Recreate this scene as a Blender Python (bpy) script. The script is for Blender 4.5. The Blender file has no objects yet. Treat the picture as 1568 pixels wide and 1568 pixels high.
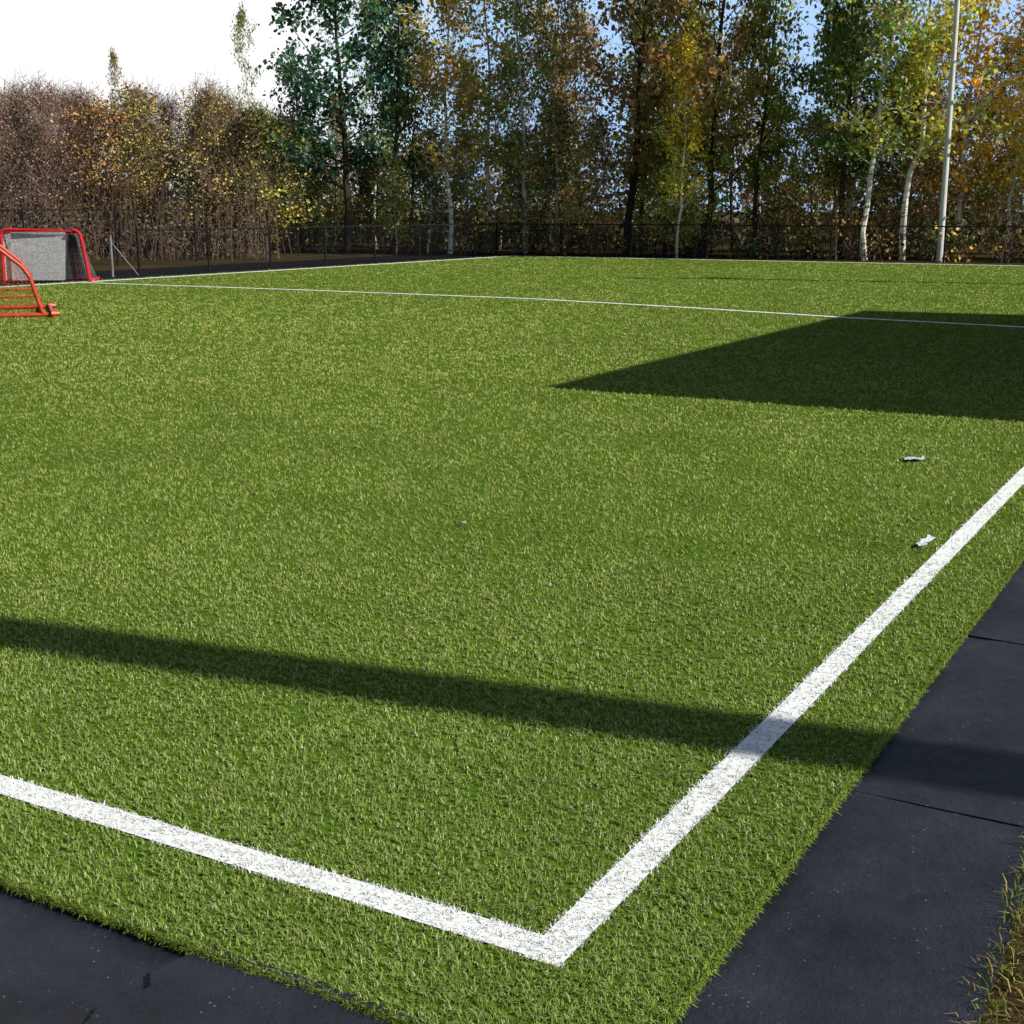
import bpy, math, numpy as np
from mathutils import Vector
R = np.random.default_rng(7)
scene = bpy.context.scene
COL = scene.collection
scene.view_settings.view_transform = 'Standard'
scene.view_settings.look = 'None'
scene.view_settings.exposure = 0

# ---------------------------------------------------------------- field frame
C = np.array([0.088, 2.672]); U = np.array([.4924, .8704]); V = np.array([-.8704, .4924])
def W(a, b, z=0.0):
    p = C + a*U + b*V
    return (float(p[0]), float(p[1]), z)
def AB(x, y):
    dx = x-C[0]; dy = y-C[1]
    return dx*U[0]+dy*U[1], dx*V[0]+dy*V[1]

# ---------------------------------------------------------------- helpers
def new_mat(name):
    m = bpy.data.materials.new(name); m.use_nodes = True
    nt = m.node_tree; nt.nodes.clear()
    out = nt.nodes.new('ShaderNodeOutputMaterial')
    return m, nt, out
def N(nt, typ, **kw):
    n = nt.nodes.new(typ)
    for k, v in kw.items():
        if k in n.inputs: n.inputs[k].default_value = v
        else: setattr(n, k, v)
    return n
def ramp(nt, fac, stops):
    r = nt.nodes.new('ShaderNodeValToRGB')
    e = r.color_ramp.elements
    while len(e) < len(stops): e.new(0.5)
    for i, (p, c) in enumerate(stops):
        e[i].position = p; e[i].color = (*c, 1)
    nt.links.new(fac, r.inputs[0]); return r
def mesh_arr(name, Vv, F, mats, midx=None, col=None, smooth=False, k=4):
    me = bpy.data.meshes.new(name)
    Vv = np.asarray(Vv, dtype=np.float32); F = np.asarray(F, dtype=np.int32)
    me.vertices.add(len(Vv)); me.vertices.foreach_set('co', Vv.ravel())
    me.loops.add(F.size); me.loops.foreach_set('vertex_index', F.ravel())
    me.polygons.add(len(F))
    me.polygons.foreach_set('loop_start', np.arange(0, F.size, k, dtype=np.int32))
    if midx is not None: me.polygons.foreach_set('material_index', np.asarray(midx, dtype=np.int32))
    me.polygons.foreach_set('use_smooth', np.full(len(F), smooth))
    for m in mats: me.materials.append(m)
    if col is not None:
        at = me.attributes.new('lc', 'FLOAT_COLOR', 'POINT')
        c4 = np.ones((len(Vv), 4), dtype=np.float32); c4[:, :3] = col
        at.data.foreach_set('color', c4.ravel())
    me.update(calc_edges=True)
    return me
def obj(name, me, parent=None, loc=(0, 0, 0)):
    o = bpy.data.objects.new(name, me); COL.objects.link(o); o.location = loc
    if parent: o.parent = parent
    return o
def empty(name, loc=(0, 0, 0), rz=0):
    o = bpy.data.objects.new(name, None); COL.objects.link(o); o.location = loc; o.rotation_euler[2] = rz
    o.empty_display_size = .2
    return o
class MB:
    def __init__(s): s.v = []; s.f = []; s.m = []; s.c = []; s.n = 0
    def add(s, v, f, m=0, c=(1, 1, 1)):
        v = np.asarray(v, float); f = np.asarray(f, int)
        s.v.append(v); s.f.append(f+s.n); s.m.append(np.full(len(f), m)); s.n += len(v)
        c = np.asarray(c, float)
        s.c.append(np.broadcast_to(c, (len(v), 3)))
    def tube(s, pts, rad, n=6, m=0, c=(1, 1, 1), cap=True):
        pts = np.asarray(pts, float); k = len(pts)
        rad = np.broadcast_to(np.asarray(rad, float), (k,))
        t = np.gradient(pts, axis=0); t /= np.linalg.norm(t, axis=1)[:, None]+1e-9
        ref = np.array([0, 0, 1.]) if abs(t[0][2]) < .9 else np.array([1., 0, 0])
        a = np.cross(t, ref); a /= np.linalg.norm(a, axis=1)[:, None]+1e-9
        b = np.cross(t, a)
        th = np.linspace(0, 2*np.pi, n, endpoint=False)
        vv = pts[:, None]+rad[:, None, None]*(a[:, None]*np.cos(th)[None, :, None]+b[:, None]*np.sin(th)[None, :, None])
        f = []
        for i in range(k-1):
            for j in range(n):
                f.append((i*n+j, i*n+(j+1) % n, (i+1)*n+(j+1) % n, (i+1)*n+j))
        s.add(vv.reshape(-1, 3), f, m, c)
    def box(s, lo, hi, m=0, c=(1, 1, 1)):
        x0, y0, z0 = lo; x1, y1, z1 = hi
        v = [(x0, y0, z0), (x1, y0, z0), (x1, y1, z0), (x0, y1, z0), (x0, y0, z1), (x1, y0, z1), (x1, y1, z1), (x0, y1, z1)]
        s.add(v, [(0, 3, 2, 1), (4, 5, 6, 7), (0, 1, 5, 4), (1, 2, 6, 5), (2, 3, 7, 6), (3, 0, 4, 7)], m, c)
    def mesh(s, name, mats, smooth=False):
        return mesh_arr(name, np.concatenate(s.v), np.concatenate(s.f), mats, np.concatenate(s.m), np.concatenate(s.c), smooth)

# ---------------------------------------------------------------- materials
def simple(name, col, rough=.6, metal=0, nscale=20, namt=.25, bump=0, bscale=100, spec=.5):
    m, nt, out = new_mat(name)
    p = N(nt, 'ShaderNodeBsdfPrincipled', Roughness=rough, Metallic=metal); p.inputs['Specular IOR Level'].default_value = spec
    tc = N(nt, 'ShaderNodeTexCoord')
    no = N(nt, 'ShaderNodeTexNoise', Scale=nscale, Detail=5.0)
    nt.links.new(tc.outputs['Object'], no.inputs['Vector'])
    c = np.array(col)
    r = ramp(nt, no.outputs['Fac'], [(.3, tuple(c*(1-namt))), (.7, tuple(np.minimum(c*(1+namt), 1)))])
    nt.links.new(r.outputs[0], p.inputs['Base Color'])
    if bump:
        nb = N(nt, 'ShaderNodeTexNoise', Scale=bscale, Detail=4.0)
        nt.links.new(tc.outputs['Object'], nb.inputs['Vector'])
        bp = N(nt, 'ShaderNodeBump', Strength=bump, Distance=.01)
        nt.links.new(nb.outputs['Fac'], bp.inputs['Height']); nt.links.new(bp.outputs[0], p.inputs['Normal'])
    nt.links.new(p.outputs[0], out.inputs[0])
    return m
def leafy(name, use_obj=True, transl=.4, gloss=0.0, rough=.45, up=0.0):
    m, nt, out = new_mat(name)
    at = N(nt, 'ShaderNodeAttribute', attribute_name='lc')
    col = at.outputs['Color']
    if use_obj:
        oi = N(nt, 'ShaderNodeObjectInfo')
        mx = N(nt, 'ShaderNodeMix', data_type='RGBA', blend_type='MULTIPLY')
        mx.inputs[0].default_value = 1
        nt.links.new(at.outputs['Color'], mx.inputs[6]); nt.links.new(oi.outputs['Color'], mx.inputs[7])
        col = mx.outputs[2]
    p = N(nt, 'ShaderNodeBsdfDiffuse')
    if up:
        ge = N(nt, 'ShaderNodeNewGeometry')
        ad = N(nt, 'ShaderNodeVectorMath', operation='ADD'); ad.inputs[1].default_value = (0, 0, up)
        nm = N(nt, 'ShaderNodeVectorMath', operation='NORMALIZE')
        nt.links.new(ge.outputs['Normal'], ad.inputs[0]); nt.links.new(ad.outputs[0], nm.inputs[0]); nt.links.new(nm.outputs[0], p.inputs['Normal'])
    nt.links.new(col, p.inputs['Color']); last = p.outputs[0]
    if transl:
        t = N(nt, 'ShaderNodeBsdfTranslucent'); nt.links.new(col, t.inputs['Color'])
        ms = N(nt, 'ShaderNodeMixShader'); ms.inputs[0].default_value = transl
        nt.links.new(last, ms.inputs[1]); nt.links.new(t.outputs[0], ms.inputs[2]); last = ms.outputs[0]
    if gloss:
        gl = N(nt, 'ShaderNodeBsdfGlossy', Roughness=rough); gl.inputs['Color'].default_value = (1, 1, .95, 1)
        ms = N(nt, 'ShaderNodeMixShader'); ms.inputs[0].default_value = gloss
        nt.links.new(last, ms.inputs[1]); nt.links.new(gl.outputs[0], ms.inputs[2]); last = ms.outputs[0]
    nt.links.new(last, out.inputs[0])
    return m
M_leaf = leafy('leaf')
M_leaf2 = leafy('leaf_mass', transl=0)
M_blade = leafy('turf_fibre', False, 0, .022, .4, 1.1)
M_dry = leafy('grass_blade', False, 0)
M_dark_bark = simple('dark_bark', (.06, .048, .038), .9, nscale=8, namt=.4, spec=.1)
M_twig = simple('twig', (.20, .145, .115), .9, nscale=3, namt=.3, spec=.1)
M_birch, nt, out = new_mat('birch_bark')
p = N(nt, 'ShaderNodeBsdfPrincipled', Roughness=.7)
tc = N(nt, 'ShaderNodeTexCoord'); mp = N(nt, 'ShaderNodeMapping'); mp.inputs['Scale'].default_value = (2, 2, 7)
no = N(nt, 'ShaderNodeTexNoise', Scale=1.6, Detail=4.0)
nt.links.new(tc.outputs['Object'], mp.inputs[0]); nt.links.new(mp.outputs[0], no.inputs['Vector'])
r = ramp(nt, no.outputs['Fac'], [(.36, (.10, .08, .07)), (.46, (.85, .81, .72))])
nt.links.new(r.outputs[0], p.inputs['Base Color']); nt.links.new(p.outputs[0], out.inputs[0])
M_fence = simple('fence_steel', (.012, .013, .014), .85, 0, spec=.2)
M_galv = simple('galvanised_steel', (.22, .22, .22), .6, .2, nscale=6)
M_pole = simple('painted_pole', (.74, .73, .70), .5, 0, nscale=3, namt=.1)
M_red = simple('red_paint', (.6, .015, .03), .4, 0, nscale=15, namt=.2)
M_orange = simple('orange_red_paint', (.55, .05, .015), .45, 0, nscale=15, namt=.3)
M_net = simple('white_net', (.66, .64, .67), .8)
M_netd = simple('dark_net', (.02, .02, .025), .8)
M_neto = simple('orange_net', (.45, .07, .03), .8)
M_wrap = simple('plastic_wrapper_film', (.62, .67, .72), .35, 0, nscale=60, namt=.25)
M_soil = simple('turf_backing', (.085, .155, .016), 1, nscale=60, namt=.4, spec=0)
M_brick = simple('wall_cladding', (.3, .28, .25), .8)
M_roof = simple('roof_metal', (.08, .08, .09), .5)
M_glass = simple('window_glass', (.03, .04, .05), .1)
M_door = simple('door_paint', (.12, .16, .2), .5)

M_ground, nt, out = new_mat('ground_litter')
p = N(nt, 'ShaderNodeBsdfPrincipled', Roughness=1.0); p.inputs['Specular IOR Level'].default_value = 0
tc = N(nt, 'ShaderNodeTexCoord')
n1 = N(nt, 'ShaderNodeTexNoise', Scale=.35, Detail=6.0); n2 = N(nt, 'ShaderNodeTexNoise', Scale=14.0, Detail=6.0)
nt.links.new(tc.outputs['Object'], n1.inputs['Vector']); nt.links.new(tc.outputs['Object'], n2.inputs['Vector'])
r1 = ramp(nt, n1.outputs['Fac'], [(.35, (.045, .04, .018)), (.65, (.09, .06, .028))])
r2 = ramp(nt, n2.outputs['Fac'], [(.3, (.35, .35, .35)), (.7, (1.3, 1.3, 1.3))])
mx = N(nt, 'ShaderNodeMix', data_type='RGBA', blend_type='MULTIPLY'); mx.inputs[0].default_value = 1
nt.links.new(r1.outputs[0], mx.inputs[6]); nt.links.new(r2.outputs[0], mx.inputs[7])
nt.links.new(mx.outputs[2], p.inputs['Base Color'])
bp = N(nt, 'ShaderNodeBump', Strength=.6, Distance=.03); nt.links.new(n2.outputs['Fac'], bp.inputs['Height']); nt.links.new(bp.outputs[0], p.inputs['Normal'])
nt.links.new(p.outputs[0], out.inputs[0])

M_mat, nt, out = new_mat('black_rubber')
p = N(nt, 'ShaderNodeBsdfPrincipled', Roughness=.6); p.inputs['Specular IOR Level'].default_value = .3
tc = N(nt, 'ShaderNodeTexCoord')
n1 = N(nt, 'ShaderNodeTexNoise', Scale=2.2, Detail=9.0, Roughness=.7)
n2 = N(nt, 'ShaderNodeTexNoise', Scale=260.0, Detail=2.0)
n3 = N(nt, 'ShaderNodeTexVoronoi', Scale=45.0)
n4 = N(nt, 'ShaderNodeTexNoise', Scale=9.0, Detail=6.0)
for n in (n1, n2, n3, n4): nt.links.new(tc.outputs['Object'], n.inputs['Vector'])
r1 = ramp(nt, n1.outputs['Fac'], [(.35, (.007, .008, .013)), (.65, (.027, .030, .043))])
sp = ramp(nt, n3.outputs['Distance'], [(.08, (1, 1, 1)), (.14, (0, 0, 0))])
g = ramp(nt, n4.outputs['Fac'], [(.52, (0, 0, 0)), (.62, (1, 1, 1))])
ml = N(nt, 'ShaderNodeMath', operation='MULTIPLY'); nt.links.new(sp.outputs[0], ml.inputs[0]); nt.links.new(g.outputs[0], ml.inputs[1])
mx = N(nt, 'ShaderNodeMix', data_type='RGBA'); mx.inputs[7].default_value = (.2, .2, .18, 1)
nt.links.new(ml.outputs[0], mx.inputs[0]); nt.links.new(r1.outputs[0], mx.inputs[6])
nt.links.new(mx.outputs[2], p.inputs['Base Color'])
bp = N(nt, 'ShaderNodeBump', Strength=.8, Distance=.003); nt.links.new(n2.outputs['Fac'], bp.inputs['Height'])
bp2 = N(nt, 'ShaderNodeBump', Strength=.6, Distance=.06); nt.links.new(n1.outputs['Fac'], bp2.inputs['Height'])
nt.links.new(bp.outputs[0], bp2.inputs['Normal']); nt.links.new(bp2.outputs[0], p.inputs['Normal'])
nt.links.new(p.outputs[0], out.inputs[0])
M_dark_ground = simple('dark_ground', (.012, .012, .015), .95, nscale=30, bump=.5, spec=.05)
M_paint = simple('line_paint', (.88, .9, .88), .8, nscale=200, namt=.05, spec=.1)

# ---------------------------------------------------------------- ground
n = 48; th = np.linspace(0, 2*np.pi, n, endpoint=False)
me = bpy.data.meshes.new('ground')
me.from_pydata([(900*math.cos(t), 900*math.sin(t), 0) for t in th], [], [list(range(n))]); me.materials.append(M_ground)
obj('ground', me)

def ab_strip(name, pts_out, z, mat):
    me = bpy.data.meshes.new(name)
    me.from_pydata([W(a, b, z) for a, b in pts_out], [], [list(range(len(pts_out)))][:1]); me.materials.append(mat)
    return me
def polyline_strip(strip, hw, z):
    strip = np.array(strip, float); L = []; Rr = []
    for i in range(len(strip)):
        if i == 0: d = strip[1]-strip[0]
        elif i == len(strip)-1: d = strip[-1]-strip[-2]
        else: d = strip[i+1]-strip[i-1]
        d /= np.linalg.norm(d); nrm = np.array([-d[1], d[0]])
        L.append(strip[i]+nrm*hw); Rr.append(strip[i]-nrm*hw)
    v = [W(*q, z) for q in L]+[W(*q, z) for q in Rr]; k = len(strip)
    f = [(k+i, k+i+1, i+1, i) for i in range(k-1)]
    return v, f
A1, B1 = 39.45, 22.55
ZT = .016
field = empty('artificial_turf_field')
tb = MB()
cs = [(-.388, -.328), (A1, -.328), (A1, B1), (-.388, B1)]
v = [W(a, b, ZT) for a, b in cs]+[W(a, b, .001) for a, b in cs]
tb.add(v, [(0, 1, 2, 3), (0, 4, 5, 1), (1, 5, 6, 2), (2, 6, 7, 3), (3, 7, 4, 0)])
obj('turf_backing', tb.mesh('turf_backing', [M_soil]), field)
HW = .053
MID = [(19.2, 22.1), (19.4, 16), (19.3, 10.6), (18.6, 7.2), (17.8, 4.3), (17.1, 0.05)]
lines = [([(-HW, 0), (39, 0)], HW), ([(0, HW-.01), (0, 22.1)], HW), ([(39, HW), (39, 22.1)], .11), ([(HW, 22.1), (38.9, 22.1)], .11), (MID[:], .075)]
lm = MB()
for i, (pth, hw) in enumerate(lines):
    v, f = polyline_strip(pth, hw-(.008 if i < 2 else .0), ZT+.004+.0006*i); lm.add(v, f)
obj('boundary_line', lm.mesh('boundary_line', [M_paint]), field)

def seg_dist(a, b, strip):
    d = np.full(a.shape, 1e9)
    for (p, q) in zip(strip[:-1], strip[1:]):
        p = np.array(p); q = np.array(q); dd = q-p; L2 = dd@dd
        t = np.clip(((a-p[0])*dd[0]+(b-p[1])*dd[1])/L2, 0, 1)
        d = np.minimum(d, np.hypot(a-p[0]-t*dd[0], b-p[1]-t*dd[1]))
    return d
def vnoise(x, y, s, seed):
    rr = np.random.default_rng(seed).random((256, 256))
    x = x/s; y = y/s; xi = np.floor(x).astype(int); yi = np.floor(y).astype(int); fx = x-xi; fy = y-yi
    fx = fx*fx*(3-2*fx); fy = fy*fy*(3-2*fy)
    g = lambda i, j: rr[(xi+i) % 256, (yi+j) % 256]
    return (g(0, 0)*(1-fx)+g(1, 0)*fx)*(1-fy)+(g(0, 1)*(1-fx)+g(1, 1)*fx)*fy

def blades(px, py, z0, length, width, lean, leanaz, col, segs=2):
    n = len(px)
    w_az = leanaz+np.pi/2+R.normal(0, .5, n)
    wx = np.cos(w_az)*width*.5; wy = np.sin(w_az)*width*.5
    lx = np.cos(leanaz); ly = np.sin(leanaz)
    prof = [(0, 0, 1.), (.62, .28, .95), (1.0, 1.0, .35)] if segs == 2 else [(0, 0, 1.), (1.0, .9, .6)]
    K = len(prof)
    P = np.zeros((n, 2*K, 3), np.float32)
    for k, (hf, of, wf) in enumerate(prof):
        zz = z0+length*hf*np.cos(lean*(.6 if (k == 1 and K == 3) else 1))
        ox = lx*length*of*np.sin(lean); oy = ly*length*of*np.sin(lean)
        P[:, 2*k, 0] = px+ox-wx*wf; P[:, 2*k, 1] = py+oy-wy*wf; P[:, 2*k, 2] = zz
        P[:, 2*k+1, 0] = px+ox+wx*wf; P[:, 2*k+1, 1] = py+oy+wy*wf; P[:, 2*k+1, 2] = zz
    i = np.arange(n)[:, None]*2*K
    F = np.concatenate([i+np.array([[2*q, 2*q+1, 2*q+3, 2*q+2]]) for q in range(K-1)], axis=0)
    return P.reshape(-1, 3), F, np.repeat(col, 2*K, axis=0)

NT = 210000; PB = 4
D = np.exp(math.log(1.95)+(math.log(50)-math.log(1.95))*R.random(NT)**1.15); X = R.uniform(-1, 1, NT)*(D*.43+.45)
D = np.repeat(D, PB); X = np.repeat(X, PB); n = len(D)
sc = np.maximum(D/2.6, .9)
X = X+R.normal(0, .0028, n)*sc; Y = D+R.normal(0, .0028, n)*sc
a, b = AB(X, Y)
ok = (a > -.385) & (a < A1) & (b > -.325) & (b < B1)
X, Y, D, a, b, sc = [q[ok] for q in (X, Y, D, a, b, sc)]; n = len(X)
paint = np.zeros(n, bool)
for pth, hw in lines: paint |= seg_dist(a, b, pth) < hw+R.normal(0, .002, n)-.001
square = (a > -HW) & (b > -HW)
paint &= (R.random(n) < .97) & square
length = R.uniform(.010, .019, n)*np.minimum(1+.10*(sc-1), 1.5)
width = R.uniform(.0015, .0026, n)*sc**.68
lean = np.clip(R.normal(.95, .35, n), .1, 1.45)
base_az = (vnoise(a, b, .5, 3)-.5)*3+2.4
laz = np.where(R.random(n) < .25, base_az+R.normal(0, .6, n), R.uniform(0, 2*np.pi, n))
far = np.clip((D-2.8)/5, 0, 1)
tone = R.random(n)**1.1; tone = (tone*(1-.78*far)+.5*.78*far)[:, None]
patch = (.35*vnoise(a, b, 1.3, 11)+.3*vnoise(a, b, .3, 12)+.15*vnoise(a, b, .12, 14)+.5*vnoise(a, b, 4.5, 13))/1.3
cA = np.array([.066, .140, .012]); cB = np.array([.35, .44, .10])
col = cA*(1-tone)+cB*tone
col *= (.66+.68*patch)[:, None]
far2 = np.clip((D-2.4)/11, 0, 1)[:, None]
col *= (1+far2*np.array([.72, .36, .75]))  # far blades brightened in colour for the lit look at grazing view
dry = R.random(n) < .06*(1-far)
col[dry] = np.array([.5, .56, .30])*R.uniform(.7, 1.2, dry.sum())[:, None]
col[paint] = np.array([.94, .95, .94])*R.uniform(.92, 1.01, paint.sum())[:, None]
length[paint] *= .75
nr = D < 6
V1, F1, c1 = blades(X[nr], Y[nr], ZT, length[nr], width[nr], lean[nr], laz[nr], col[nr], 2)
fr = ~nr
V2, F2, c2 = blades(X[fr], Y[fr], ZT, length[fr], width[fr], lean[fr], laz[fr], col[fr], 1)
nf = 34000
ea = np.where(np.arange(nf) < nf*.65, R.uniform(-.39, 9, nf)**1.0, -.388+R.normal(0, .006, nf))
eb = np.where(np.arange(nf) < nf*.65, -.328+R.normal(0, .006, nf), R.uniform(-.33, 3.5, nf))
Pf = C+ea[:, None]*U+eb[:, None]*V
right = np.arange(nf) < nf*.65
out_az = np.where(right, math.atan2(-V[1], -V[0]), math.atan2(-U[1], -U[0]))
tf = R.random(nf)[:, None]; cf = (np.array([.09, .18, .015])*(1-tf)+np.array([.36, .48, .08])*tf)
cf[~right] *= .6  # fringe colour: bright on the lit right edge, darkened on the shaded left
V3, F3, c3 = blades(Pf[:, 0], Pf[:, 1], ZT-.004*R.random(nf), R.uniform(.010, .023, nf), R.uniform(.0017, .003, nf), np.clip(R.normal(.8, .45, nf), 0, 1.6), out_az+R.normal(0, .9, nf), cf, 2)
o1 = len(V1); o2 = o1+len(V2)
obj('turf_grass', mesh_arr('turf_grass', np.concatenate([V1, V2, V3]), np.concatenate([F1, F2+o1, F3+o2]), [M_blade], col=np.concatenate([c1, c2, c3])), field)

# ---------------------------------------------------------------- rubber mats
def mat_slab(name, a0, a1, b0, b1, z, rag=0.0, th=.011, seed=1, res=.03):
    na = max(2, int((a1-a0)/res)); nb = max(2, int((b1-b0)/res))
    aa, bb = np.meshgrid(np.linspace(a0, a1, na), np.linspace(b0, b1, nb), indexing='ij')
    zz = z+(vnoise(aa+50, bb+50, .35, seed)-.5)*.008+(vnoise(aa+50, bb+50, .11, seed+1)-.5)*.002
    if rag:
        bb = bb.copy(); bb[:, 0] += (vnoise(aa[:, 0]+9, bb[:, 0]+9, .07, seed+2)-.5)*rag
        bb[:, -1] += (vnoise(aa[:, 0]+9, bb[:, 0]+9, .05, seed+3)-.5)*rag
    P = C+aa[..., None]*U+bb[..., None]*V
    v = np.concatenate([P, zz[..., None]], -1).reshape(-1, 3)
    idx = np.arange(na*nb).reshape(na, nb)
    f = np.stack([idx[:-1, :-1], idx[1:, :-1], idx[1:, 1:], idx[:-1, 1:]], -1).reshape(-1, 4)
    ring = np.concatenate([idx[:, 0], idx[-1, 1:], idx[-2::-1, -1], idx[0, -2:0:-1]])
    lo = v[ring].copy(); lo[:, 2] = np.maximum(lo[:, 2]-th, .0005)
    k = len(v); nr = len(ring)
    f2 = [(ring[i], k+i, k+(i+1) % nr, ring[(i+1) % nr]) for i in range(nr)]
    f = np.concatenate([f, np.array(f2)])
    return mesh_arr(name, np.concatenate([v, lo]), f, [M_mat], smooth=False)
seams = [-1.4, -.42, 1.18, 2.80, 4.4, 6.0, 7.6, 9.2, 10.8, 12.4]
for i in range(len(seams)-1):
    obj('rubber_mat', mat_slab('rubber_mat', seams[i]+.004, seams[i+1]-.004, -.87, -.29, .008+.001*(i % 2), .012, th=.009, seed=20+i))
for i, (b0, b1) in enumerate([(-.28, .69), (.64, 2.2), (2.21, 3.8)]):
    obj('rubber_mat', mat_slab('rubber_mat', -2.2, -.36, b0, b1, .006+(.015 if i == 0 else 0), .06 if i < 2 else .01, seed=50+i, res=.018))

ng = 90000
ga = R.uniform(-2.5, 12, ng); gb = -.87-np.abs(R.uniform(-.03, 1.9, ng))**1.2+R.normal(0, .014, ng)+.02
dens = vnoise(ga, gb, .12, 31)*.6+vnoise(ga, gb, .4, 32)*.4
keep = (dens > .35) | (R.random(ng) < .35)
ga, gb, dens = ga[keep], gb[keep], dens[keep]
P = C+ga[:, None]*U+gb[:, None]*V; n = len(ga)
t = R.random(n)[:, None]
col = np.array([.08, .14, .02])*(1-t)+np.array([.30, .33, .08])*t
br = R.random(n) < .3; col[br] = np.array([.38, .26, .12])*R.uniform(.5, 1.1, br.sum())[:, None]
Vv, F, cc = blades(P[:, 0], P[:, 1], np.zeros(n), R.uniform(.02, .055, n)*(.6+.7*dens), R.uniform(.002, .004, n), np.clip(R.normal(.85, .35, n), .05, 1.45), R.uniform(0, 6.28, n), col)
obj('rough_grass', mesh_arr('rough_grass', Vv, F, [M_dry], col=cc))

me = ab_strip('strip', [(4, 22.7), (43, 22.7), (43, 26.3), (4, 26.3)], .004, M_dark_ground); obj('strip', me)  # near-black ground strip beyond the left side line

# ---------------------------------------------------------------- fences
def fence(name, pts, H, step=2.6, mesh=.10, hw=.003):
    m = MB()
    for (p, q) in zip(pts[:-1], pts[1:]):
        p = np.array(p, float); q = np.array(q, float); L = np.linalg.norm(q-p); d = (q-p)/L
        k = max(1, round(L/step))
        for i in range(k+1):
            c = p+d*L*i/k; m.tube([(c[0], c[1], 0), (c[0], c[1], H+.05)], .03, 8, 0)
        m.tube([(p[0], p[1], H), (q[0], q[1], H)], .022, 6, 0)
        m.tube([(p[0], p[1], .06), (q[0], q[1], .06)], .006, 4, 0)
        nn = int(L/mesh)
        nrm = np.array([-d[1], d[0]])*.034
        for sgn in (1, -1):
            for i in range(-int(H/mesh), nn+int(H/mesh)):
                s0 = i*mesh; s1 = s0+sgn*(H-.08); z0, z1 = .06, H-.02
                lo, hi = 0, L
                def cl(s, z, s2, z2):
                    if s < lo: tt = (lo-s)/(s2-s); return lo, z+(z2-z)*tt
                    if s > hi: tt = (s-hi)/(s-s2); return hi, z+(z2-z)*tt
                    return s, z
                if max(s0, s1) <= lo or min(s0, s1) >= hi: continue
                e0 = cl(s0, z0, s1, z1); e1 = cl(s1, z1, s0, z0)
                A = p+d*e0[0]+nrm; B = p+d*e1[0]+nrm
                m.add([(A[0]-d[0]*hw, A[1]-d[1]*hw, e0[1]), (A[0]+d[0]*hw, A[1]+d[1]*hw, e0[1]), (B[0]+d[0]*hw, B[1]+d[1]*hw, e1[1]), (B[0]-d[0]*hw, B[1]-d[1]*hw, e1[1])], [(0, 1, 2, 3)])
    return obj(name, m.mesh(name, [M_fence]))
w2 = lambda a, b: W(a, b)[:2]
fence('chain_link_fence', [w2(40.4, -16), w2(40.4, 23.6), w2(22.6, 23.6)], 1.1)
fence('chain_link_fence', [w2(30, 28.5), w2(0, 28.5)], 1.6, 3.2, .12, .002)
m = MB(); x0, y0 = W(21.6, 23.5)[:2]
m.tube([(x0, y0, 0), (x0, y0, .98)], .032, 10); m.tube([(x0, y0, .98), (x0, y0, 1.0)], [.04, .015], 10)
m.tube([(x0, y0, .85), (x0+.55, y0+.3, .03)], .012, 8)
obj('fence_post', m.mesh('fence_post', [M_galv]))

# ---------------------------------------------------------------- light poles
def light_pole(x, y, H, r):
    e = empty('light_pole', (x, y, 0))
    m = MB(); z = np.linspace(0, H, 8)
    m.tube(np.c_[z*0, z*0, z], r*(1-.35*z/H), 16); obj('pole_shaft', m.mesh('pole_shaft', [M_pole], True), e)
    m = MB(); m.tube([(0, 0, 0), (0, 0, .05)], r*1.9, 12); m.tube([(-1.1, 0, H-.1), (1.1, 0, H-.1)], .05, 8)
    for sx in (-.95, 0.32, .95): m.box((sx-.22, -.3, H-.05), (sx+.22, .05, H+.25))
    obj('lamp_bracket', m.mesh('lamp_bracket', [M_galv]), e)
light_pole(8.4, .98, 16, .20)
light_pole(23.4, 24.9, 15, .22)
light_pole(13.3, 42.3, 14, .095)

# ---------------------------------------------------------------- clubhouse
hH = 5.55
ang = math.atan2(U[1], U[0])
e = empty('clubhouse', W(9.6, -3.0), ang)
Lb, Wb = 10.9, 6.0
m = MB(); m.box((0, -Wb, 0), (Lb, 0, hH-.2)); obj('wall', m.mesh('wall', [M_brick]), e)
m = MB(); m.box((-.02, -Wb-.02, hH-.197), (Lb+.02, .02, hH)); obj('roof', m.mesh('roof', [M_roof]), e)
m = MB()
for x in (1.2, 3.4, 7.2, 9.2): m.box((x, .003, 1.1), (x+1.0, .03, 2.1))
obj('window', m.mesh('window', [M_glass]), e)
m = MB(); m.box((5.2, .003, .02), (6.2, .05, 2.1)); obj('door', m.mesh('door', [M_door]), e)

# ---------------------------------------------------------------- goals
def net(m, P00, P10, P11, P01, cell=.05, w=.004, mi=1):
    P00, P10, P11, P01 = [np.array(q, float) for q in (P00, P10, P11, P01)]
    nu = int(max(np.linalg.norm(P10-P00), np.linalg.norm(P11-P01))/cell); nv = int(max(np.linalg.norm(P01-P00), np.linalg.norm(P11-P10))/cell)
    f = lambda u, v: (P00*(1-u)+P10*u)*(1-v)+(P01*(1-u)+P11*u)*v
    for i in range(nu+1):
        A = f(i/nu, 0); B = f(i/nu, 1); d = (P10-P00); d = d/np.linalg.norm(d)*w
        m.add([A-d, A+d, B+d, B-d], [(0, 1, 2, 3)], mi)
    for j in range(nv+1):
        A = f(0, j/nv); B = f(1, j/nv); d = (P01-P00); d = d/np.linalg.norm(d)*w
        m.add([A-d, A+d, B+d, B-d], [(0, 1, 2, 3)], mi)
def arc(c, r, a0, a1, ax, ay, k=6):
    c = np.array(c, float); ax = np.array(ax, float); ay = np.array(ay, float)
    return [c+r*(math.cos(t)*ax+math.sin(t)*ay) for t in np.linspace(a0, a1, k)]
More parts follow.
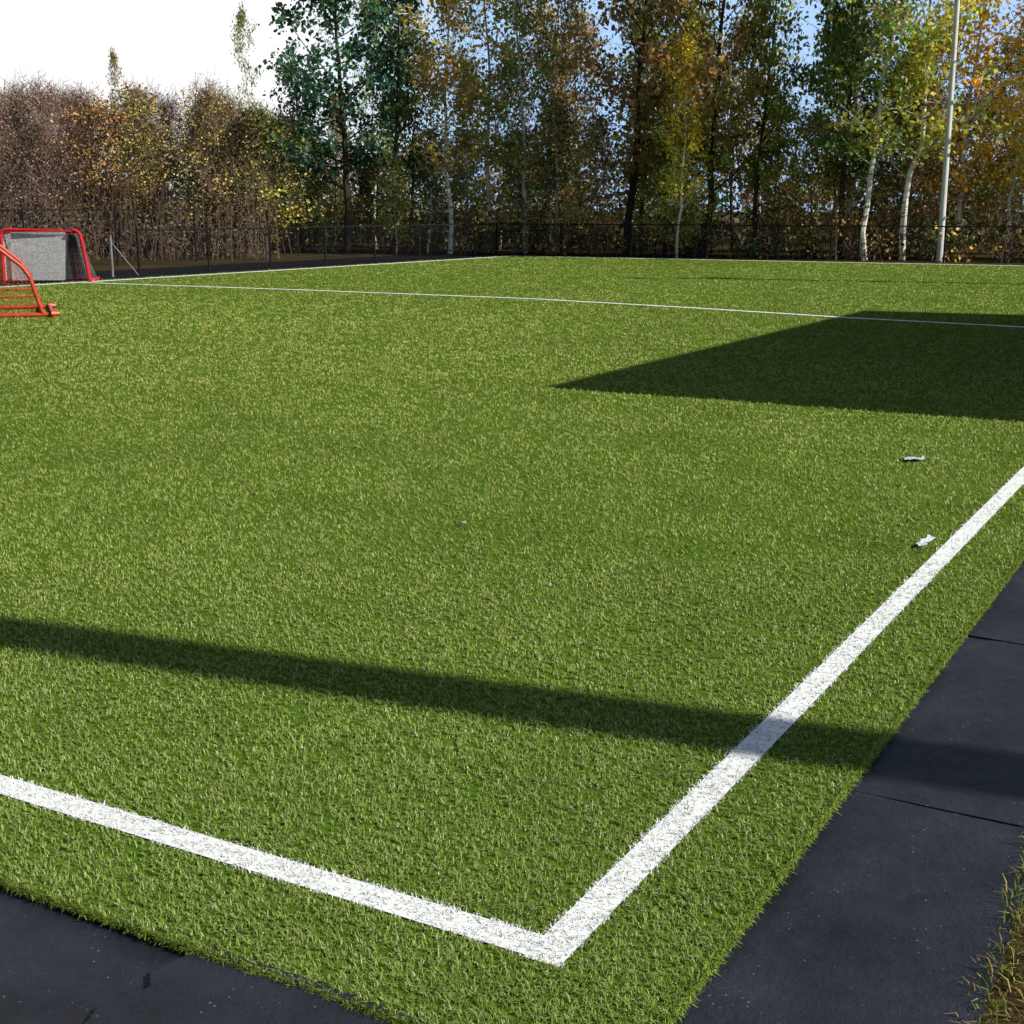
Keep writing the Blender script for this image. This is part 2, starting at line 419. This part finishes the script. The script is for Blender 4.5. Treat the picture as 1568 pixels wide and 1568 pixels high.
e = empty('hockey_goal', (-8.02, 20.2, 0.03), math.radians(20))
m = MB(); Wd = 1.83; rp = .03
prof = [(0, 0, .02), (0, 0, 1.1), (.04, 0, 1.18), (.12, 0, 1.2), (.22, 0, 1.14), (.45, 0, .95), (.68, 0, .75), (.78, 0, .6), (.86, 0, .3), (.93, 0, .05)]
for y in (0, Wd):
    m.tube([(x, y, z) for x, _, z in prof], rp, 8)
    m.tube([(-.05, y, .02), (1.1, y, .02)], rp, 8)
    m.tube([(1.05, y-.04, .035), (1.17, y-.02, .035)], [.05, .035], 8)
    m.tube([(.0, y, .3), (.86, y, .3)], .014, 6)
for (x, z) in ((0.02, 1.2), (.78, .62), (.93, .03), (1.08, .03)): m.tube([(x, 0, z), (x, Wd, z)], rp*.9, 8)
for y in (0.01, Wd-.01):
    net(m, (0.02, y, .05), (.9, y, .05), (.74, y, .7), (0.02, y, 1.15), .07, .0018)
net(m, (.76, 0, .68), (.76, Wd, .68), (.92, Wd, .05), (.92, 0, .05), .07, .0018)
net(m, (.1, 0, 1.19), (.1, Wd, 1.19), (.74, Wd, .7), (.74, 0, .7), .07, .0018)
obj('goal_frame', m.mesh('goal_frame', [M_orange, M_neto], False), e)
e = empty('hockey_goal', (-11.35, 30.3, 0.03), math.radians(4))
m = MB(); Wd = 1.88; Hg = 1.14
top = [(0, 0, .02), (0, 0, Hg-.15)]+arc((.13, 0, Hg-.13), .13, math.pi, math.pi/2, (1, 0, 0), (0, 0, 1))+[(Wd-.3, 0, Hg)]+arc((Wd-.32, 0, Hg-.18), .18, math.pi/2, .15, (1, 0, 0), (0, 0, 1))+[(Wd, 0, .02)]
m.tube(top, .042, 8)
m.tube([(0, 0, .03), (0, .9, .03), (Wd, .9, .03), (Wd, 0, .03)], .03, 8)
m.tube([(0.05, 0, Hg-.05), (.1, .45, Hg-.05), (Wd-.35, .45, Hg-.05), (Wd-.28, 0, Hg-.05)], .03, 8)
for x in (.12, Wd-.5): m.tube([(x, .45, Hg-.05), (x, .9, .03)], .022, 8)
net(m, (.03, .88, .05), (Wd-.05, .88, .05), (Wd-.35, .45, Hg-.06), (.1, .45, Hg-.06), .04, .007)
net(m, (.1, .45, Hg-.04), (Wd-.35, .45, Hg-.04), (Wd-.35, .03, Hg-.03), (.1, .03, Hg-.03), .04, .006)
net(m, (.02, .02, .05), (.02, .88, .05), (.1, .45, Hg-.06), (.02, .02, Hg-.06), .04, .006)
net(m, (.15, .1, .04), (Wd-.58, .1, .04), (Wd-.5, .08, Hg-.06), (.2, .08, Hg-.06), .03, .010)
net(m, (Wd-.6, .12, .05), (Wd-.1, .12, .05), (Wd-.28, .1, Hg-.14), (Wd-.42, .1, Hg-.1), .03, .007, 2)
obj('goal_frame', m.mesh('goal_frame', [M_red, M_net, M_netd], False), e)

# ---------------------------------------------------------------- litter
def scrap(name, x, y, L, Wd, rz, seed):
    rr = np.random.default_rng(seed); nx, ny = 11, 6
    v = []; f = []
    tb_ = rr.uniform(.6, 1.15, nx); off = rr.normal(0, .12, nx)
    for i in range(nx):
        for j in range(ny):
            u = i/(nx-1)-.5; w = j/(ny-1)-.5
            v.append((u*L+.03*L*rr.normal(), (w*tb_[i]+off[i]*.5)*Wd, .003+.014*abs(w)*rr.random()+.004*math.sin(u*11+w*5)+.004*rr.random()))
    for i in range(nx-1):
        for j in range(ny-1): f.append((i*ny+j, (i+1)*ny+j, (i+1)*ny+j+1, i*ny+j+1))
    me = bpy.data.meshes.new(name); me.from_pydata(v, [], f); me.materials.append(M_wrap)
    o = obj(name, me, loc=(x, y, .028)); o.rotation_euler[2] = rz
scrap('plastic_wrapper', 2.63, 8.58, .15, .11, .1, 1)
scrap('plastic_wrapper', 2.03, 6.36, .22, .055, .95, 2)
scrap('paper_scrap', -.25, 6.75, .028, .024, .4, 3)

# ---------------------------------------------------------------- trees
def leaf_quads(cen, size, rr, asp=.8):
    n = len(cen)
    d = rr.normal(size=(n, 3)); d[:, 2] -= .3; d /= np.linalg.norm(d, axis=1)[:, None]
    q = rr.normal(size=(n, 3)); s = np.cross(d, q); s /= np.linalg.norm(s, axis=1)[:, None]+1e-9
    sz = size*rr.uniform(.5, 1.4, n)[:, None]
    v = np.stack([cen, cen+d*sz*.45+s*sz*.5*asp, cen+d*sz, cen+d*sz*.55-s*sz*.5*asp], 1)
    f = np.arange(n*4).reshape(n, 4)
    return v.reshape(-1, 3), f
def make_tree(name, seed, H, cr, base, nl, per, ls, bark, trunk_r, el0=25, el1=60, sub=5, clump_r=.36, twigs=0, skip=.12, topw=.35):
    rr = np.random.default_rng(seed); m = MB()
    k = 14; z = np.linspace(0, H, k)
    wob = np.cumsum(rr.normal(0, .07*H/10, (k, 2)), axis=0); wob -= wob[0]
    wob += np.outer(z/H, rr.normal(0, .25, 2))
    T = np.c_[wob, z]; rad = trunk_r*(1-.88*(z/H)**.9)
    m.tube(T, rad, 7, 0)
    tp = lambda t: np.array([np.interp(t*H, z, T[:, i]) for i in range(3)])
    clumps = []; ga = rr.random()*6
    for i in range(nl):
        tt = (i+.5)/nl; t = base+(1-base)*tt**.95*.98
        ga += 2.4+rr.normal(0, .4)
        if rr.random() < skip: continue
        prof = (math.sin(math.pi*min(1, .22+.62*tt))**.8) if tt < .5 else max(topw*.6, math.sin(math.pi*(.22+.62*tt))**.9)
        L = cr*prof*rr.uniform(.55, 1.25)
        el = math.radians(el0+(el1-el0)*tt+rr.normal(0, 10))
        p = tp(t); pts = [p]; seg = 5; az = ga
        for s in range(seg):
            az += rr.normal(0, .18); el2 = el+.08*s
            p = p+np.array([math.cos(az)*math.cos(el2), math.sin(az)*math.cos(el2), math.sin(el2)])*L/seg; pts.append(p)
        pts = np.array(pts); r0 = max(.010, trunk_r*.32*(1-.8*t))
        m.tube(pts, np.linspace(r0, .006, seg+1), 4, 0)
        clumps += [(pts[-1], 1), (pts[-2], 1), (pts[3], .9), (pts[2], .6)]
        for s in range(sub):
            q = pts[rr.integers(2, seg+1)]-(rr.random()*L/seg)*(pts[-1]-pts[0])/max(L, 1e-3)
            a2 = az+rr.normal(0, 1.1); e2 = rr.normal(.35, .45); l2 = L*rr.uniform(.2, .45)+.15
            q2 = q+np.array([math.cos(a2)*math.cos(e2), math.sin(a2)*math.cos(e2), math.sin(e2)])*l2
            m.tube([q, (q+q2)/2+rr.normal(0, .03, 3), q2], [.010, .008, .004], 3, 0)
            clumps.append((q2, 1))
            if rr.random() < .5: clumps.append(((q+q2)/2, .8))
    clumps.append((T[-1], .8)); clumps.append((T[-2], .8))
    C0 = []; COLS = []
    for (c, s) in clumps:
        nleaf = int(per*s*rr.uniform(.2, 1.7))
        if nleaf < 1: continue
        pos = c+rr.normal(0, 1, (nleaf, 3))*np.array([clump_r, clump_r, clump_r*.6])*rr.uniform(.6, 1.2)
        C0.append(pos)
        tn = rr.uniform(.55, 1.4); hue = rr.normal(0, .13)
        l = tn*rr.uniform(.75, 1.25, nleaf)
        COLS.append(np.stack([l*(1+hue), l*(1-hue*.3), l*(1-hue)], 1))
    C0 = np.concatenate(C0); COLS = np.clip(np.concatenate(COLS), .1, 1.9)
    v, f = leaf_quads(C0, ls, rr)
    m.add(v, f, 1, np.repeat(COLS, 4, 0))
    if twigs:
        cc = np.array([c for c, s in clumps]); pick = rr.integers(0, len(cc), twigs)
        c = cc[pick]+rr.normal(0, clump_r*.7, (twigs, 3)); d = rr.normal(size=(twigs, 3)); d[:, 2] = np.abs(d[:, 2])+.6
        d /= np.linalg.norm(d, axis=1)[:, None]; s = np.cross(d, rr.normal(size=(twigs, 3))); s /= np.linalg.norm(s, axis=1)[:, None]
        l = rr.uniform(.3, .9, twigs)[:, None]; w = .009
        v = np.stack([c-s*w, c+s*w, c+d*l+s*w*.4, c+d*l-s*w*.4], 1).reshape(-1, 3)
        m.add(v, np.arange(twigs*4).reshape(-1, 4), 2)
    return m.mesh(name, [bark, M_leaf if H == 10 else M_leaf2, M_twig])
TV = {}
TV['poplar'] = [make_tree('poplar_a', 1, 10, 2.6, .20, 38, 18, .18, M_dark_bark, .15, 15, 55, 5, .27),
                make_tree('poplar_b', 2, 10, 2.4, .22, 38, 17, .18, M_dark_bark, .15, 15, 55, 5, .27, skip=.2)]
TV['birch'] = [make_tree('birch_a', 3, 10, 1.9, .20, 36, 15, .14, M_birch, .09, 30, 65, 5, .25, 400),
               make_tree('birch_b', 4, 10, 1.7, .24, 34, 14, .14, M_birch, .085, 30, 65, 5, .25, 400, skip=.2),
               make_tree('birch_c', 5, 10, 2.1, .16, 38, 14, .145, M_birch, .095, 25, 60, 5, .26, 400, skip=.2)]
TV['oak'] = [make_tree('broad_a', 6, 10, 2.8, .18, 40, 17, .16, M_dark_bark, .13, 20, 55, 6, .28, 300, skip=.08),
             make_tree('broad_b', 7, 10, 2.5, .16, 40, 16, .16, M_dark_bark, .12, 20, 55, 6, .28, 300, skip=.08)]
TV['bare'] = [make_tree('bare_a', 8, 6, 1.5, .12, 28, 11, .085, M_twig, .05, 40, 70, 5, .34, 1900, skip=.05),
              make_tree('bare_b', 9, 6, 1.6, .10, 28, 14, .085, M_twig, .05, 35, 70, 5, .34, 1600, skip=.05)]
TV['small'] = [make_tree('small_a', 10, 6, 1.5, .10, 28, 18, .12, M_twig, .06, 25, 65, 5, .28, 500),
               make_tree('small_b', 12, 6, 1.4, .12, 28, 17, .12, M_birch, .06, 30, 65, 5, .28, 500)]
NAME = dict(poplar='poplar_tree', birch='birch_tree', oak='broadleaf_tree', bare='bare_tree', small='young_tree')
H0 = dict(poplar=10, birch=10, oak=10, bare=6, small=6)
GREEN = (.09, .17, .09); OLIVE = (.32, .36, .09); BROWN = (.44, .33, .12); ORANGE = (.60, .42, .12)
GOLD = (.90, .70, .10); YG = (.58, .60, .12); RUST = (.40, .24, .13); DKG = (.14, .21, .08); PURP = (.34, .22, .18)
def tree(kind, x, y, H, colr, wsc=1.0, var=None):
    L = TV[kind]; me = L[R.integers(len(L)) if var is None else var]
    if x > 13.0 and y < 50: y += 2.0
    o = obj(NAME[kind], me, loc=(x, y, 0)); s = H/H0[kind]
    o.scale = (s*wsc, s*wsc, s); o.rotation_euler = (R.normal(0, .02), R.normal(0, .02), R.uniform(0, 6.28))
    j = R.uniform(.88, 1.12, 3); o.color = (colr[0]*j[0], colr[1]*j[1], colr[2]*j[2], 1)
F = [('poplar', -6.1, 50.5, 10.9, GREEN, 1.0, 0), ('poplar', -8.2, 53, 7.2, GREEN, .8, 1), ('poplar', -4.6, 52.5, 10, DKG, .7, 1),
     ('birch', -2.3, 50.5, 10.9, ORANGE, 1.0, 0), ('birch', -.9, 52, 11.8, YG, 1.0, 1), ('birch', .5, 51, 10.6, OLIVE, .9, 2), ('birch', 1.7, 51.5, 9.6, BROWN, .9, 1),
     ('oak', 4.3, 49, 12.6, BROWN, .95, 0), ('oak', 6.7, 47.5, 12.8, BROWN, .85, 1), ('oak', 5.6, 50, 11.5, OLIVE, .7, 1), ('poplar', 8.2, 47, 10.2, OLIVE, .6, 1), ('birch', 5.6, 46.3, 7, GOLD, .8, 0),
     ('poplar', 10.9, 45.5, 11.4, DKG, .65, 1), ('birch', 11.4, 44, 11.8, OLIVE, 1.05, 1), ('birch', 12.6, 43.9, 11.8, YG, 1.1, 0), ('birch', 11.4, 46.5, 11.8, OLIVE, 1.0, 2),
     ('birch', 14.9, 43.6, 10.8, GOLD, .95, 2), ('birch', 16.3, 42.9, 8.2, GOLD, .9, 0), ('birch', 18.5, 41.5, 10, YG, 1, 1), ('oak', 21, 40.5, 11, BROWN, .9, 0),
     ('birch', 23.5, 39, 11, GOLD, 1, 2),
     ('birch', -11.3, 60, 9.4, OLIVE, .4, 1), ('birch', -16.8, 60, 7.8, BROWN, .35, 1), ('small', -9.3, 50, 4.6, DKG, 1, 0)]
for t in F: tree(*t)
for i in range(17):
    x = -7.5+i*1.8+R.normal(0, .5); y = 56-.42*max(0, x+1)+R.uniform(-1, 3)
    if R.random() < .5: tree('birch', x, y, R.uniform(7, 9.8), [BROWN, OLIVE, ORANGE, YG, OLIVE][R.integers(5)], .9)
    else: tree('oak', x, y, R.uniform(5.5, 8.5), [BROWN, OLIVE, DKG, BROWN][R.integers(4)], .75)
for i in range(42):
    x = -31+i*.54+R.normal(0, .3); y = R.uniform(48, 62)
    h = R.uniform(4.3, 5.8)*y/56
    k = 'bare' if x < -16 else ('small' if R.random() < .45 else 'bare')
    c = [PURP, RUST, PURP][R.integers(3)] if x < -16 else [ORANGE, OLIVE, BROWN, BROWN, YG][R.integers(5)]
    tree(k, x, y, h, c, 1.2)
for i in range(19):
    x = -9+i*1.5+R.normal(0, .4); y = 50.5-.5*max(0, x+1)+R.uniform(0, 3)
    cs_ = [BROWN, OLIVE, OLIVE, DKG] if x < 3 else [ORANGE, GOLD, BROWN, GOLD, YG]
    tree('small', x, y, R.uniform(3, 5.2), cs_[R.integers(len(cs_))], 1.1)

def mass(name, n_cl, area, hmax, per, ls, cols, cr, seed, twigs=2):
    rr = np.random.default_rng(seed); m = MB(); Cn = []; Cc = []
    for i in range(n_cl):
        x, y = area(rr); h = hmax*rr.uniform(.3, 1)
        base = np.array(cols[rr.integers(len(cols))])*rr.uniform(.6, 1.2)
        for k in range(max(2, int(h/cr))):
            c = np.array([x+rr.normal(0, cr*.7), y+rr.normal(0, cr*.7), h*rr.uniform(.1, 1)])
            pos = c+rr.normal(0, 1, (per, 3))*cr*np.array([.6, .6, .45]); pos[:, 2] = np.abs(pos[:, 2])
            Cn.append(pos); Cc.append(base*rr.uniform(.6, 1.3, (per, 1)))
        for k in range(twigs):
            q = np.array([x+rr.normal(0, .4), y+rr.normal(0, .4), 0]); m.tube([q, q+np.array([rr.normal(0, .25), rr.normal(0, .25), h*rr.uniform(.9, 1.5)])], [.02, .005], 3, 0)
    v, f = leaf_quads(np.concatenate(Cn), ls, rr); m.add(v, f, 1, np.repeat(np.concatenate(Cc), 4, 0))
    return obj(name, m.mesh(name, [M_twig, M_leaf2]))
def belt(rr):
    x = rr.uniform(-11, 26); y = 49.5-.56*max(-2, x+1)+abs(rr.normal(0, 2.2))+1.2
    return x, y
mass('undergrowth', 280, belt, 1.7, 32, .12, [BROWN, RUST, (.14, .10, .05), (.75, .50, .10), DKG, (.12, .09, .06)], .45, 5)
def beltl(rr):
    t = rr.random(); return -31+t*23, 44+rr.uniform(0, 12)
mass('hedge_undergrowth', 260, beltl, 2.2, 34, .10, [(.20, .14, .10), (.13, .09, .07), (.12, .085, .055), (.18, .18, .07), (.18, .13, .08)], .5, 6, 4)
def beltf(rr):
    x = rr.uniform(-45, 42); return x, 66-.35*max(0, x)+rr.uniform(0, 14)
mass('distant_trees', 420, beltf, 5.2, 28, .30, [(.22, .16, .10), (.17, .16, .08), (.15, .11, .08), DKG], .9, 8)

# ---------------------------------------------------------------- sun + sky
EL = math.radians(36); AZ = math.radians(111)
sv = Vector((math.sin(AZ)*math.cos(EL), math.cos(AZ)*math.cos(EL), math.sin(EL)))
ld = bpy.data.lights.new('sun', 'SUN'); ld.energy = 5.0; ld.angle = math.radians(.5); ld.color = (1, .955, .86)
lo = bpy.data.objects.new('sun', ld); COL.objects.link(lo); lo.rotation_euler = sv.to_track_quat('Z', 'Y').to_euler(); lo.location = (20, -8, 20)
w = bpy.data.worlds.new('World'); scene.world = w; w.use_nodes = True; nt = w.node_tree; nt.nodes.clear()
out = nt.nodes.new('ShaderNodeOutputWorld'); bg = nt.nodes.new('ShaderNodeBackground'); bg.inputs[1].default_value = .065
sk = nt.nodes.new('ShaderNodeTexSky'); sk.sky_type = 'NISHITA'; sk.sun_disc = False; sk.sun_elevation = EL; sk.sun_rotation = AZ
sk.air_density = 1.0; sk.dust_density = 1.0; sk.ozone_density = 1.5
tc = nt.nodes.new('ShaderNodeTexCoord')
def sky_haze(prev, azd, eld, lo_, hi_, colr):  # blends a brighter haze colour into one part of the sky
    dp = N(nt, 'ShaderNodeVectorMath', operation='DOT_PRODUCT')
    ha, he = math.radians(azd), math.radians(eld)
    dp.inputs[1].default_value = (math.sin(ha)*math.cos(he), math.cos(ha)*math.cos(he), math.sin(he))
    nt.links.new(tc.outputs['Generated'], dp.inputs[0])
    mr = N(nt, 'ShaderNodeMapRange', interpolation_type='SMOOTHSTEP'); mr.inputs[1].default_value = lo_; mr.inputs[2].default_value = hi_
    nt.links.new(dp.outputs['Value'], mr.inputs[0])
    mx = N(nt, 'ShaderNodeMix', data_type='RGBA'); mx.inputs[7].default_value = (*colr, 1)
    nt.links.new(mr.outputs[0], mx.inputs[0]); nt.links.new(prev, mx.inputs[6])
    return mx.outputs[2]
s = sky_haze(sk.outputs[0], 5, 9, .87, .955, (7.2, 10.8, 16.2))
s = sky_haze(s, -30, 6, .875, .95, (17.5, 17.4, 17.4))
nt.links.new(s, bg.inputs[0]); nt.links.new(bg.outputs[0], out.inputs[0])

# ---------------------------------------------------------------- camera
cd = bpy.data.cameras.new('camera'); cd.sensor_width = 36; cd.lens = 47.0; cd.clip_end = 3000; cd.clip_start = .05
co = bpy.data.objects.new('camera', cd); COL.objects.link(co); co.location = (0, 0, 1.62)
co.rotation_euler = (math.radians(90-12.77), 0, 0); scene.camera = co
